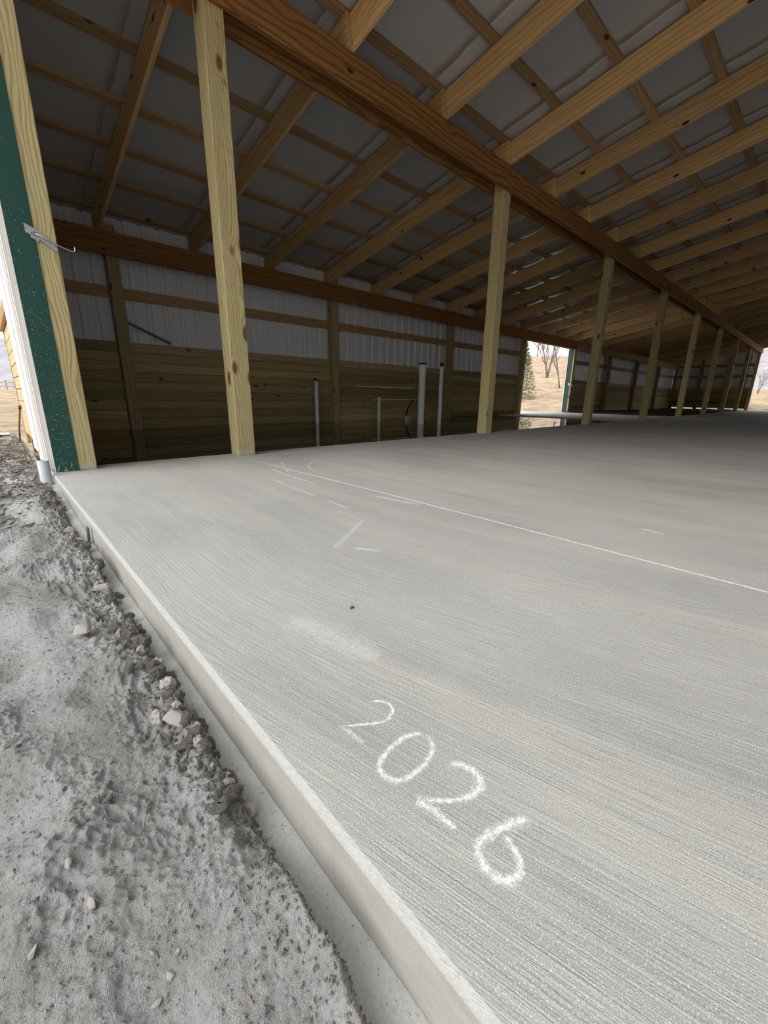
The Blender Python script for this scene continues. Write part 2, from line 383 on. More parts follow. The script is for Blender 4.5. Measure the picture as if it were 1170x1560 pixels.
# ribbed steel panel, local x = along wall, z = up, ribs toward -y; 0.9144 wide, 4 ribs
def panel_mesh(width, hL, hR, matw):
    key = ('panel', round(width, 3), round(hL, 3), round(hR, 3), matw.name)
    if key in _cache: return _cache[key]
    p = 0.2286; prof = []; x = 0.0; n = max(1, round(width / p)); pp = width / n
    for i in range(n):
        b0 = i * pp
        for dx, dy in ((0, 0), (0.060, 0), (0.066, 0.003), (0.074, 0.003), (0.080, 0), (0.120, 0), (0.126, 0.003), (0.134, 0.003), (0.140, 0), (pp - 0.078, 0), (pp - 0.052, 0.030), (pp - 0.026, 0.030)): prof.append((b0 + dx, dy))
    prof.append((width, 0))
    t = 0.002; vs = []; fs = []; N = len(prof)
    for off in (0, t):
        for (px, py) in prof: vs.append((px, py + off, 0))
        for (px, py) in prof: vs.append((px, py + off, hL + (hR - hL) * px / width))
    for i in range(N - 1):
        fs.append((i, i + 1, N + i + 1, N + i)); fs.append((2 * N + i + 1, 2 * N + i, 3 * N + i, 3 * N + i + 1))
        fs.append((i + 1, i, 2 * N + i, 2 * N + i + 1)); fs.append((N + i, N + i + 1, 3 * N + i + 1, 3 * N + i))
    fs.append((0, N, 3 * N, 2 * N)); fs.append((N - 1, 3 * N - 1, 4 * N - 1, 2 * N - 1))
    me = mesh_from('siding_panel', vs, fs); me.materials.append(matw); _cache[key] = me; return me
def panel(parent, origin, rotz, width, z0, zL, zR, matw):
    mx = Matrix.Translation((origin[0], origin[1], z0)) @ Matrix.Rotation(rotz, 4, 'Z')
    return link('siding_panel', panel_mesh(width, zL - z0, zR - z0, matw), None, parent, mx)

# ------------------------------------------------------------------ building constants
S = 3.66; X1 = 1.25; PW = 0.148; W = 3.63; ENDX = X1 + 8 * S          # far end post
RA, RB = 3.215, 0.190                                                  # rafter underside z = RA - RB*y
RD = 0.235
RIDGE = -3.75; FRONT = -7.6  # ridge and front wall are out of view, pulled in to dim the slab
def rz(y): return RA - RB * y if y >= RIDGE else RA - RB * RIDGE - RB * (RIDGE - y)
post_x = [X1 + S * i for i in range(9)]

# ------------------------------------------------------------------ floor slab and ground
bm = bmesh.new()
prof = [(0.0, -0.32), (0.0, -0.010), (0.003, -0.003), (0.009, 0.0)]
ys = [-7.7, -6, -4.2, -3.4, -3.0, -2.4, -1.6, -0.8, 0.172]
xs = [0.5, 1.5, 4, 8, 16, 24, 31.2]
rows = []
for y in ys:
    jit = 0.0015 * mn.noise(Vector((0, y * 3, 0)))
    rows.append([bm.verts.new((px + jit, y, pz)) for px, pz in prof] + [bm.verts.new((x, y, 0)) for x in xs] + [bm.verts.new((xs[-1], y, -0.32))])
for i in range(len(rows) - 1):
    for j in range(len(rows[0]) - 1): bm.faces.new((rows[i][j], rows[i][j + 1], rows[i + 1][j + 1], rows[i + 1][j]))
    bm.faces.new((rows[i][-1], rows[i][0], rows[i + 1][0], rows[i + 1][-1]))
bm.faces.new(rows[0]); bm.faces.new(rows[-1])
floor = struct(link('floor', bm_mesh('floor', bm), M['slab']), 'pale grey broom-finished concrete floor slab in the open barn', 'floor')
pad = struct(box('floor_pad', 11.35, 15.45, 0.172, W + 1.6, -0.30, 0.0, M['pad'], bev=0.006), 'smooth pale concrete pad across from the side doorway', 'floor')

# land around: gently rising field and hillside
def sm(a, b, t):
    t = max(0, min(1, (t - a) / (b - a))); return t * t * (3 - 2 * t)
def land(x, y):
    dx = x - 14; r = math.hypot(x, y); th = math.degrees(math.atan2(x, y))
    if y < -30 or x < -60: A = 0.15
    else: A = 0.12 + 0.88 * sm(28, 52, th) * (1 - sm(70, 84, th)) + 0.16 * sm(70, 84, th)
    h = 8.2 * A * sm(16, 88, r)
    h += 0.10 * mn.noise(Vector((x * 0.15, y * 0.15, 0))) * sm(8, 30, r) * 3
    base = -0.20
    return base + h
vs = []; fs = []
rads = [0.0] + [1.5 * 1.085 ** k for k in range(62)]
NA = 120
vs.append((0, 0, -0.20))
for r_ in rads[1:]:
    for k in range(NA):
        a = 2 * math.pi * k / NA; x, y = 14 * (1 - sm(20, 60, r_)) + r_ * math.sin(a), -3 * (1 - sm(20, 60, r_)) + r_ * math.cos(a)
        z = land(x, y)
        if -0.4 < x < 31.4 and -7.9 < y < 4.05: z = -0.34
        vs.append((x, y, z))
for k in range(NA): fs.append((0, 1 + (k + 1) % NA, 1 + k))
for i in range(len(rads) - 2):
    for k in range(NA):
        a = 1 + i * NA; k2 = (k + 1) % NA; fs.append((a + k, a + k2, a + NA + k2, a + NA + k))
vs[0] = (14, -3, -0.34)
ground = struct(link('ground', mesh_from('ground', vs, fs, True), M['grass']), 'tan dead grass field rising to a hillside behind the barn', 'ground')

# distant wooded ridge around the valley
vs = []; fs = []; NA = 160
for i, (rr, hh) in enumerate(((150, -2), (175, 7), (215, 18), (260, 30), (320, 40), (400, 30))):
    for k in range(NA):
        a = 2 * math.pi * k / NA; th = math.degrees(a)
        up = 0.75 + 0.5 * mn.noise(Vector((math.cos(a) * 2.2, math.sin(a) * 2.2, 1)))
        if 40 < th < 76: up *= 0.35 + 0.65 * max(abs(th - 58) - 12, 0) / 6 if abs(th - 58) < 18 else 1
        z = hh * up + (2.0 * mn.noise(Vector((rr * 0.05, k * 0.9, 0))) if i else 0)
        vs.append((rr * math.sin(a), rr * math.cos(a), z))
for i in range(5):
    for k in range(NA):
        k2 = (k + 1) % NA; fs.append((i * NA + k, i * NA + k2, (i + 1) * NA + k2, (i + 1) * NA + k))
hill = struct(link('hills', mesh_from('hills', vs, fs, True), M['hill']), 'distant grey wooded hills of bare trees beyond the field', 'hill')

# ------------------------------------------------------------------ free-standing row posts
ordn = ['first', 'second', 'third', 'fourth', 'fifth', 'sixth', 'seventh', 'eighth']
postm = None
posts = []
for i, x in enumerate(post_x):
    z1 = 3.165
    o = timber('timber_post', (x + PW / 2, PW / 2, 0), (x + PW / 2, PW / 2, z1), PW, PW, M['post'], up=(1, 0, 0), bev=0.004)
    if i == 0: lab = 'nearest full-length yellow treated timber post standing on the slab edge'
    elif i == 8: lab = 'farthest timber post at the open far end beside the bright grass'
    else: lab = '%s timber post of the row, %s' % (ordn[i], ['', 'standing right of the white pipes', 'just right of the side doorway', 'standing beside the pale pad', 'before the dark dirt patch', 'in front of the far end wall', 'dark one before the far wall', 'last dark one before the open end'][i])
    tag(o, lab, 'post', 'row of timber posts between slab and water'); posts.append(o)
# pencilled marks near the top of the nearest post
def stroke(name, pts, r, matw, parent): return tube(name, pts, r, matw, parent, 5)
yq = -0.0004
p0 = posts[0]
pm0 = Matrix.Translation((X1 + PW / 2, PW / 2, 0))
for pts in ([(1.33, 2.885), (1.365, 2.872)], [(1.345, 2.893), (1.35, 2.862)],
            [(1.345, 2.592), (1.385, 2.582)], [(1.345, 2.578), (1.385, 2.568)], [(1.355, 2.60), (1.352, 2.56)], [(1.367, 2.598), (1.364, 2.557)],
            [(1.372, 2.575), (1.385, 2.572), (1.382, 2.56), (1.372, 2.548), (1.388, 2.545)]):
    me = tube_mesh('pencil_mark', [(x, yq, z) for x, z in pts], 0.0011, 5)
    o = bpy.data.objects.new('pencil_mark', me); C.objects.link(o); me.materials.append(M['pencil'])
    o.parent = p0; o.matrix_local = p0.matrix_world.inverted() @ Matrix.Identity(4) if False else Matrix.Identity(4)
    p0m = Matrix((Vector((0, 0, 1)), Vector((1, 0, 0)).cross(Vector((0, 0, 1))), Vector((1, 0, 0)))).transposed().to_4x4()
    p0m.translation = Vector((X1 + PW / 2, PW / 2, 0)); o.matrix_local = p0m.inverted()

# ------------------------------------------------------------------ twin carrying beams along the row
def beam_run(name, yc, zt, zb, label):
    e = empty(name, (0.1, yc, zb)); tag(e, label, 'beam', 'twin beams carried by the row of posts')
    cuts = [0.10] + [X1 + PW / 2 + S * k for k in (1, 3, 5, 7)] + [ENDX + PW]
    for a, b in zip(cuts[:-1], cuts[1:]):
        timber('beam_board', (a + 0.0015, yc, (zt + zb) / 2), (b - 0.0015, yc, (zt + zb) / 2), 0.040, zt - zb, M['beam'], e)
    return e
beam_run('support_beam', -0.0205, 3.225, 2.975, 'long brown timber beam on the near face of the post row')
beam_run('support_beam', PW + 0.0205, 3.185, 2.965, 'long brown timber beam on the water side of the post row')

# ------------------------------------------------------------------ roof: liner sheets, purlins, rafters
roof_top = lambda y: rz(y) + RD + 0.042
ceil = link('ceiling', mesh_from('roof_skin', [(-0.05, 3.95, roof_top(3.95) + 0.02), (ENDX + 0.3, 3.95, roof_top(3.95) + 0.02), (ENDX + 0.3, RIDGE, roof_top(RIDGE) + 0.02), (-0.05, RIDGE, roof_top(RIDGE) + 0.02),
     (ENDX + 0.3, FRONT - 0.2, roof_top(FRONT - 0.2) + 0.02), (-0.05, FRONT - 0.2, roof_top(FRONT - 0.2) + 0.02),
     (-0.05, 3.95, roof_top(3.95) + 0.045), (ENDX + 0.3, 3.95, roof_top(3.95) + 0.045), (ENDX + 0.3, RIDGE, roof_top(RIDGE) + 0.045), (-0.05, RIDGE, roof_top(RIDGE) + 0.045),
     (ENDX + 0.3, FRONT - 0.2, roof_top(FRONT - 0.2) + 0.045), (-0.05, FRONT - 0.2, roof_top(FRONT - 0.2) + 0.045)],
     [(3, 2, 1, 0), (5, 4, 2, 3), (6, 7, 8, 9), (9, 8, 10, 11), (0, 1, 7, 6), (1, 2, 8, 7), (2, 4, 10, 8), (4, 5, 11, 10), (5, 3, 9, 11), (3, 0, 6, 9)]), M['siding'])
struct(ceil, 'pitched roof underside with grey liner, timber purlins and rafters', 'ceiling')
# liner sheets: 1.22 m wide, lapped, sagging a little between purlins
pur_y = [0.02 + 0.605 * k for k in range(-6, 7)]
def liner_sheet(x0, x1, ya, yb, seed):
    vs = []; fs = []; ny = int(abs(yb - ya) / 0.1) + 1
    fr = [q for q in (0, 0.04, 0.08, 0.12, 0.145, 0.17, 0.21, 0.45, 0.7, 0.95, 1.12) if x0 + q < x1 - 0.02] + [x1 - x0]; nx = len(fr) - 1
    for j in range(ny + 1):
        y = ya + (yb - ya) * j / ny
        ph = ((y - 0.02) / 0.605) % 1.0; bow = math.sin(math.pi * ph) ** 2; sag = 0.007 * bow
        for i, q in enumerate(fr):
            x = x0 + q
            dr = 0.013 * min(1, bow * 1.6) * (sm(0.0, 0.145, q) if q <= 0.145 else sm(0.21, 0.145, q))
            vs.append((x, y, roof_top(y) - 0.002 - dr - sag * (0.6 + 0.6 * mn.noise(Vector((x * 1.3, y * 1.3, seed)))) + 0.003 * mn.noise(Vector((x * 4, y * 4, seed)))))
    n = len(vs)
    vs += [(a, b, c + 0.004) for a, b, c in vs]
    for j in range(ny):
        for i in range(nx):
            a = j * (nx + 1) + i; fs.append((a, a + nx + 1, a + nx + 2, a + 1)); fs.append((n + a, n + a + 1, n + a + nx + 2, n + a + nx + 1))
    for i in range(nx):
        fs.append((i, i + 1, n + i + 1, n + i)); a = ny * (nx + 1) + i; fs.append((a + 1, a, n + a, n + a + 1))
    for j in range(ny):
        a = j * (nx + 1); fs.append((a + nx + 1, a, n + a, n + a + nx + 1)); a += nx; fs.append((a, a + nx + 1, n + a + nx + 1, n + a))
    me = mesh_from('liner_sheet', vs, fs, True); return me
k = 0; x = -0.13
while x < ENDX + 0.2:
    x2 = min(x + 1.22, ENDX + 0.25)
    link('liner_sheet', liner_sheet(x, x2 + 0.012, 3.86, RIDGE + 0.004, k), M['liner'], ceil)
    link('liner_sheet', liner_sheet(x, x2 + 0.012, RIDGE - 0.004, FRONT, k + 90), M['liner'], ceil)
    k += 1; x = x2
sl = Vector((0, -1, RB)).normalized(); nrm = Vector((0, RB, 1)).normalized(); nrm2 = Vector((0, -RB, 1)).normalized()
for y in pur_y:
    zc = rz(y) + RD + 0.019
    cuts = [-0.02, 4.9 + 0.0, 9.8, 17.1, 24.4, ENDX + 0.2]
    for a, b in zip(cuts[:-1], cuts[1:]):
        timber('purlin', (a + 0.002, y, zc + 0.003), (b - 0.002, y, zc + 0.003), 0.089, 0.038, M['purlin'], ceil, up=nrm, bev=0.002)
for k in range(8):
    y = RIDGE - 0.30 - 0.605 * k; zc = rz(y) + RD + 0.022
    if y < FRONT: break
    timber('purlin', (-0.02, y, zc), (ENDX + 0.2, y, zc), 0.089, 0.038, M['purlin'], ceil, up=nrm2, bev=0.002)
RW = 0.040
def rafter(xc, ya, yb, up):
    c = RD / 2 / up.z
    za, zb = rz(ya) + RD / 2, rz(yb) + RD / 2
    return timber('rafter', (xc, ya, za), (xc, yb, zb), RW, RD * up.z, M['rafter'], ceil, up=up, bev=0.0025)
n = 0; x = 0.02 + 1.22 - 1.22
rx = [0.17] + [1.235 + 1.22 * k for k in range(25)]
for x in rx:
    rafter(x - RW / 2 - 0.001, 3.82, -0.055, nrm)             # over the water side, lapped on the left
    rafter(x + RW / 2 + 0.001, 0.18, RIDGE + 0.002, nrm)        # over the slab
    rafter(x - RW / 2 - 0.001, RIDGE - 0.002, FRONT + 0.02, nrm2)
timber('ridge_board', (-0.02, RIDGE, rz(RIDGE) + 0.06), (ENDX + 0.2, RIDGE, rz(RIDGE) + 0.06), 0.038, 0.12, M['rafter'], ceil)

# ------------------------------------------------------------------ back wall
PR = 0.1345; NP = 9; PH = PR * NP
YW = W + PW
random.seed(4)
wb = empty('wall_back', (0.1, YW, -0.05)); struct(wb, 'back wall with treated plank skirt, white ribbed steel above and timber posts', 'wall')
for i, x in enumerate(post_x):
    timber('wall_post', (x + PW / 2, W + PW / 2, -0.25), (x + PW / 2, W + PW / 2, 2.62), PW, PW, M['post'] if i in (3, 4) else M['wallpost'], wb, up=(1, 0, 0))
timber('wall_post', (0.10 + PW / 2, W + PW / 2, -0.25), (0.10 + PW / 2, W + PW / 2, 2.62), PW, PW, M['wallpost'], wb, up=(1, 0, 0))
bays = [(0.10, X1 + PW)] + [(post_x[i] + (0 if i else 0), post_x[i + 1] + PW) for i in range(8)]
DOOR = 3                                                                # bay from post 3 to post 4 holds the doorway
for bi in range(9):
    xa = 0.06 if bi == 0 else post_x[bi - 1] + PW / 2
    xb = post_x[bi] + PW / 2
    if bi == DOOR + 1: continue
    if bi == DOOR: xb = post_x[bi] + PW
    if bi == DOOR + 2: xa = post_x[bi - 1] + 0.03
    if bi == 8: xb = ENDX + PW + 0.06
    for r_ in range(-1, NP):
        z0 = r_ * PR - 0.01
        d = random.uniform(-0.0025, 0.0025)
        timber('plank', (xa + 0.002, YW + 0.0195 + d, z0 + PR / 2), (xb - 0.002, YW + 0.0195 + d, z0 + PR / 2), 0.038, PR - 0.003, M['plank'], wb, bev=0.008)
    timber('girt', (xa + 0.001, YW + 0.0195, 1.835), (xb - 0.001, YW + 0.0195, 1.835), 0.038, 0.140, M['girt'], wb)
    timber('girt', (xa + 0.001, YW + 0.0195, 2.50), (xb - 0.001, YW + 0.0195, 2.50), 0.038, 0.140, M['girt'], wb)
    nn = max(1, round((xb - xa) / 0.9144)); wd = (xb - xa) / nn
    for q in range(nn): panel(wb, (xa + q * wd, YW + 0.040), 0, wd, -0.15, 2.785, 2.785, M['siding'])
# inside header
cuts = [0.10, X1 + S + PW / 2, X1 + 2 * S + PW / 2, X1 + 4 * S + PW / 2, X1 + 6 * S + PW / 2, ENDX + PW]
for a, b in zip(cuts[:-1], cuts[1:]):
    timber('header_beam', (a + 0.001, W - 0.0205, 2.385), (b - 0.001, W - 0.0205, 2.385), 0.040, 0.285, M['header'] if a < 12 else M['girt'], wb)
# over the doorway
dx0, dx1 = post_x[DOOR] + PW, post_x[DOOR + 1]
timber('door_header', (dx0, YW - 0.03, 2.32), (dx1, YW - 0.03, 2.32), 0.05, 0.14, M['girt'], wb)
nn = 4
for q in range(nn): panel(wb, (dx0 - PW + q * (dx1 - dx0 + PW) / nn, YW + 0.040), 0, (dx1 - dx0 + PW) / nn, 2.30, 2.785, 2.785, M['siding'])
# pale strips behind the pipes, coloured as daylight showing through plank gaps
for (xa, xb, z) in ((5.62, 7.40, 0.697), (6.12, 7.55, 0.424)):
    timber('gap_light', (xa, YW - 0.012, z), (xb, YW - 0.012, z + 0.003), 0.018, 0.022, M['gap_light'], wb, bev=0.002)

# doorway jamb: green and white steel trim on the right post
box('door_trim', dx1 - 0.010, dx1 - 0.001, W + 0.055, YW + 0.045, 0.0, 2.25, M['green'], wb, bev=0.001)
box('door_edge_trim', dx1 - 0.045, dx1 + 0.10, YW + 0.062, YW + 0.085, 0.02, 2.30, M['siding_out'], wb, bev=0.002)

# ------------------------------------------------------------------ near end wall (left)
wl = empty('wall_left', (0.07, 2.0, -0.05)); struct(wl, 'near end wall of treated planks with pale steel above, seen edge-on', 'wall')
for r_ in range(NP):
    z0 = r_ * PR - 0.01
    timber('plank', (0.085, 0.16, z0 + PR / 2), (0.085, YW + 0.035, z0 + PR / 2), 0.036, PR - 0.008, M['paleboard'], wl, bev=0.004)
for zc in (1.90, 2.55): timber('girt', (0.085, 0.16, zc), (0.085, YW + 0.035, zc), 0.036, 0.14, M['girt'], wl)
for q in range(4):
    ya, yb = 0.16 + q * 0.915, 0.16 + (q + 1) * 0.915
    panel(wl, (0.034, yb), -math.pi / 2, 0.915, 1.215, rz(yb) + RD, rz(ya) + RD, M['cream'])
box('sill_board', 0.03, 0.066, 0.5, YW + 0.035, 1.20, 1.30, M['girt'], wl)

# jamb post at the slab corner, with its steel trims
jp = empty('jamb_post', (0.175, 0.07, 0)); tag(jp, 'corner jamb post with dark green steel trim and bare yellow timber face', 'post')
box('timber', 0.10, 0.248, 0.0, PW, 0.0, 3.165, M['post'], jp, bev=0.004)
box('filler_board', 0.034, 0.099, 0.004, 0.10, 0.02, 3.165, M['girt'], jp)
gt = box('green_trim', 0.024, 0.149, -0.006, -0.001, 0.001, 3.15, M['green'], jp, bev=0.001)
box('trim_lip', 0.019, 0.025, -0.008, 0.012, 0.001, 3.15, M['siding_out'], jp, bev=0.001)
# white boxed door track trim outside
ot = empty('exterior_trim', (-0.01, 0.2, 0.09)); tag(ot, 'white boxed steel trim outside the green jamb', 'trim')
box('cream_face', -0.006, 0.018, 0.004, 0.26, 0.02, 3.15, M['cream'], ot, bev=0.002)
box('white_face', -0.024, -0.007, 0.05, 0.34, 0.05, 3.15, M['siding_out'], ot, bev=0.002)
box('white_cover', -0.034, -0.0245, 0.20, 0.50, 0.115, 3.15, M['siding_out'], ot, bev=0.002)

# hook latch on the jamb
la = empty('hook_latch', (0.13, -0.008, 1.37)); tag(la, 'galvanised steel hook latch screwed to the green trim and jamb post', 'latch')
def plate(name, pts, y0, y1, matw, parent):
    vs = [(x, y0, z) for x, z in pts] + [(x, y1, z) for x, z in pts]; n = len(pts)
    fs = [tuple(range(n)), tuple(range(2 * n - 1, n - 1, -1))] + [((i + 1) % n, i, n + i, n + (i + 1) % n) for i in range(n)]
    me = mesh_from(name, vs, fs); bm = bmesh.new(); bm.from_mesh(me); bmesh.ops.recalc_face_normals(bm, faces=bm.faces); bm.to_mesh(me); bm.free()
    return link(name, me, matw, parent)
plate('plate', [(0.108, 1.418), (0.172, 1.392), (0.172, 1.352), (0.152, 1.330), (0.150, 1.342), (0.128, 1.352), (0.128, 1.366), (0.108, 1.374)], -0.0105, -0.0075, M['zinc'], la)
plate('keeper', [(0.152, 1.392), (0.178, 1.384), (0.246, 1.315), (0.238, 1.297), (0.160, 1.352)], -0.0145, -0.0108, M['zinc'], la)
tube('bolt', [(0.135, -0.010, 1.383), (0.135, -0.026, 1.383)], 0.009, M['zinc'], la, 12)
tube('eye', [(0.150 + 0.010 * math.cos(t * math.pi / 6), -0.022, 1.375 + 0.010 * math.sin(t * math.pi / 6)) for t in range(13)], 0.0028, M['zinc'], la, 8)
tube('hook', [(0.150, -0.024, 1.372), (0.200, -0.026, 1.350), (0.255, -0.027, 1.330), (0.300, -0.027, 1.3165), (0.316, -0.027, 1.3135), (0.324, -0.027, 1.3165), (0.328, -0.027, 1.326), (0.328, -0.027, 1.342)], 0.0032, M['zinc'], la, 8)
for (x, z) in ((0.135, 2.17), (0.131, 1.63), (0.128, 1.10), (0.138, 0.46)):
    tube('screw', [(x, -0.006, z), (x, -0.010, z)], 0.005, M['green'], jp, 8)

l2 = empty('hook_latch', (dx1 - 0.02, W + 0.05, 1.02)); tag(l2, 'small pale steel hook latch on the far doorway jamb', 'latch')
box('plate', dx1 - 0.014, dx1 - 0.0105, W + 0.03, W + 0.11, 0.98, 1.06, M['zinc'], l2, bev=0.001)
tube('hook', [(dx1 - 0.02, W + 0.09, 1.02), (dx1 - 0.03, W + 0.0, 0.99), (dx1 - 0.03, W - 0.06, 0.985), (dx1 - 0.03, W - 0.08, 1.01)], 0.010, M['zinc'], l2, 8)
# grey pipe stub outside the corner
st = empty('pipe_stub', (-0.035, -0.10, -0.06)); tag(st, 'short grey plastic pipe stub in the dirt at the slab corner', 'pipe')
ring_pipe('pipe_wall', (-0.036, -0.07), 0.030, 0.0265, -0.10, 0.092, M['greypvc'], st)

# ------------------------------------------------------------------ far end wall, front wall
wr = empty('wall_right', (ENDX + PW, 1.8, 0)); struct(wr, 'far end wall with white ribbed steel above a plank skirt', 'wall')
XF = ENDX + PW
for r_ in range(NP):
    z0 = 0.085 + r_ * (PH - 0.085) / NP; hh = (PH - 0.085) / NP
    timber('plank', (XF + 0.019, PW, z0 + hh / 2), (XF + 0.019, YW, z0 + hh / 2), 0.038, hh - 0.003, M['plank'], wr, bev=0.008)
for zc in (1.835, 2.42): timber('girt', (XF + 0.019, PW, zc), (XF + 0.019, YW, zc), 0.038, 0.140, M['girt'], wr)
for q in range(4):
    ya, yb = PW + q * (YW - PW) / 4, PW + (q + 1) * (YW - PW) / 4
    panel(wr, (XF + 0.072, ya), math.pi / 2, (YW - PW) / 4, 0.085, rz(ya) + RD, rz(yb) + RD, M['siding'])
for yy in (1.25, 2.45): timber('wall_post', (ENDX + PW / 2, yy, -0.1), (ENDX + PW / 2, yy, rz(yy)), PW, PW, M['wallpost'], wr, up=(1, 0, 0))
wf = empty('wall_front', (15, FRONT, 0)); struct(wf, 'unseen long white steel wall behind the camera, set close to cut light on the slab', 'wall')
n = 34; wd = (ENDX + 0.2) / n
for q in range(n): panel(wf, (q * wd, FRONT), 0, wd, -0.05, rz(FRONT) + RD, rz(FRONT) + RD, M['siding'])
for i in range(9): timber('wall_post', (post_x[i], FRONT + 0.09, 0), (post_x[i], FRONT + 0.09, rz(FRONT)), PW, PW, M['wallpost'], wf, up=(1, 0, 0))

# ------------------------------------------------------------------ flooded bay
bm = bmesh.new()
vs = [(0.11, 0.172, -0.02), (11.35, 0.172, -0.02), (11.35, YW - 0.001, -0.02), (0.11, YW - 0.001, -0.02)]
t = [bm.verts.new(v) for v in vs]; b_ = [bm.verts.new((v[0], v[1], -0.10)) for v in vs]
bm.faces.new(t); bm.faces.new(b_[::-1])
for i in range(4): bm.faces.new((t[i], b_[i], b_[(i + 1) % 4], t[(i + 1) % 4]))
tag(link('standing_water', bm_mesh('standing_water', bm), M['water']), 'dark still water flooding the unpoured bay between slab and back wall', 'water', kind='stuff')

# standing plastic pipes
def pipe(label, x, y, r, z1, lip=None, cap='band', mt='pvc', group='white plastic pipes standing in the water', z0=-0.15):
    e = empty('standing_pipe', (x, y, z0)); tag(e, label, 'pipe', group)
    ring_pipe('pipe_wall', (x, y), r, r * 0.88, z0, z1, M[mt], e, lip=lip)
    if cap == 'band':
        rr = (lip[1] if lip else r) * 1.12
        ring_pipe('rubber_cap', (x, y), rr, rr * 0.3, z1 - 0.012, z1 + 0.014, M['black'], e)
    elif cap == 'collar': ring_pipe('rubber_cap', (x, y), r * 1.08, r * 0.6, z1 - 0.02, z1 + 0.05, M['black'], e)
    return e
pa = pipe('slim white pipe with slanted dark tip, leftmost of the standing pipes', 4.37, 3.45, 0.034, 0.765, cap=None)
bm = bmesh.new()
tube('dark_tip', [(4.385, 3.44, 0.74), (4.37, 3.44, 0.785), (4.33, 3.44, 0.80), (4.30, 3.44, 0.79)], [0.026, 0.024, 0.016, 0.008], M['black'], pa, 8)
pipe('shortest slim white pipe with a black cap, before the planks', 5.835, 3.29, 0.033, 0.50)
pipe('thickest tall white pipe with flared socket and black cap', 5.96, 2.20, 0.066, 1.105, lip=(0.93, 0.074))
pipe('tall slim white pipe with black collar, beside the thickest one', 6.45, 2.13, 0.038, 1.10, cap='collar')
for k, (dx, lab) in enumerate(((-0.105, 'left'), (0.0, 'middle'), (0.10, 'right'))):
    pipe('short grey pipe stub in the water, %s of the three under the hose' % lab, 6.80 + dx, 3.29 + 0.06 * k, 0.044, 0.085, cap=None, mt='greypvc', group='short grey pipe stubs by the thick pipe')
tag(tube('black_hose', [(6.70, 3.30, -0.02), (6.70, 3.30, 0.07), (6.72, 3.32, 0.14), (6.78, 3.34, 0.24), (6.87, 3.35, 0.34), (6.96, 3.36, 0.41), (6.98, 3.36, 0.42)], 0.019, M['black'], None, 10), 'black hose curving out of the grey pipe stubs', 'hose')
# leaning steel strip on the plank ledge
tag(timber('steel_strip', (1.40, 3.765, 1.475), (1.97, 3.765, 1.232), 0.012, 0.034, M['darksteel'], None, bev=0.001), 'dark steel strip leaning on the planks beside the leftmost wall post', 'strip')

# dark rough dirt in the unpoured far bays
vs = []; fs = []; nx, ny = 90, 26
for j in range(ny + 1):
    for i in range(nx + 1):
        x = 15.46 + (30.9 - 15.46) * i / nx; y = 0.174 + (W + 0.10 - 0.174) * j / ny
        hgt = 0.05 * mn.fractal(Vector((x * 1.6, y * 1.6, 4)), 1.0, 2.0, 4) + 0.02
        hgt = max(-0.05, hgt) * sm(0, 0.3, y - 0.174) * sm(0, 0.4, x - 15.46)
        vs.append((x, y, hgt - 0.012))
for j in range(ny):
    for i in range(nx):
        a = j * (nx + 1) + i; fs.append((a, a + 1, a + nx + 2, a + nx + 1))
struct(link('floor_dirt', mesh_from('floor_dirt', vs, fs, True), M['darkdirt']), 'dark rough dirt in the unpoured bays near the far end wall', 'dirt')

# ------------------------------------------------------------------ dirt bank beside the slab
def bank_edge(y): return -0.040 + 0.010 * mn.noise(Vector((0, y * 6, 3))) + 0.006 * mn.noise(Vector((0, y * 21, 5))) - 0.012 * sm(-3.0, -3.3, y)
def bank(x, y):
    xb = bank_edge(y)
    d = xb - x                                               # distance into the bank
    far = sm(-1.5, 0.5, y)
    ledge = -0.098 + 0.040 * sm(-1.6, -0.3, y)
    led = ledge - 0.006 * sm(0.0, 0.04, -x) + 0.0012 * mn.noise(Vector((x * 60, y * 60, 0)))
    if d < -0.006: return led
    top = -0.060 + 0.034 * mn.noise(Vector((x * 5, y * 2.6, 0))) + 0.022 * mn.noise(Vector((x * 13, y * 8, 2)))
    top -= 0.07 * max(0, mn.noise(Vector((x * 6 + 3, y * 4.3, 9))) - 0.10)
    top += far * (0.02 + 0.03 * sm(0.5, 2.4, y)) - 0.06 * sm(0.15, 0.6, d)
    crumb = sm(0.11, 0.02, abs(d - 0.03)) * sm(-3.08, -2.75, y)
    rough = 0.22 + 0.75 * sm(-0.15, 0.35, mn.noise(Vector((x * 6, y * 2.6, 12)))) * sm(-3.1, -2.75, y) + 0.55 * crumb
    q = Vector((x * 40 + 0.3 * y, y * 30, 6))
    rdg = (1 - abs(mn.noise(q)) * 2) * 0.5 + (1 - abs(mn.noise(q * 2.3)) * 2) * 0.3 + mn.noise(q * 5.1) * 0.22 + mn.noise(q * 11) * 0.12
    top += (rdg - 0.3) * 0.0125 * rough
    # broken slabs of crust: stepped plates
    st = mn.noise(Vector((x * 17, y * 11, 20))) * 3.0; fr = st - math.floor(st)
    top += (math.floor(st) + sm(0.0, 0.18, fr)) * 0.0045 * rough
    if crumb > 0.01:
        dd, pp = mn.voronoi(Vector((x * 62, y * 46, 1)))
        top += max(0.0, 0.62 - dd[0]) * 0.026 * crumb * (0.5 + mn.cell(pp[0] * 3.7))
    t = sm(-0.006, 0.014, d)
    return led * (1 - t) + max(top, led - 0.03) * t
ysr = []; y = -3.75
while y < 3.4:
    ysr.append(y); dist = max(0.45, math.hypot(y + 3.2, 0.5)); y += 0.0036 * dist ** 1.5
xsr = [0.0]; x = 0.0
while x > -2.3:
    x -= 0.0018 if x > -0.40 else (0.012 if x > -0.8 else 0.035)
    xsr.append(x)
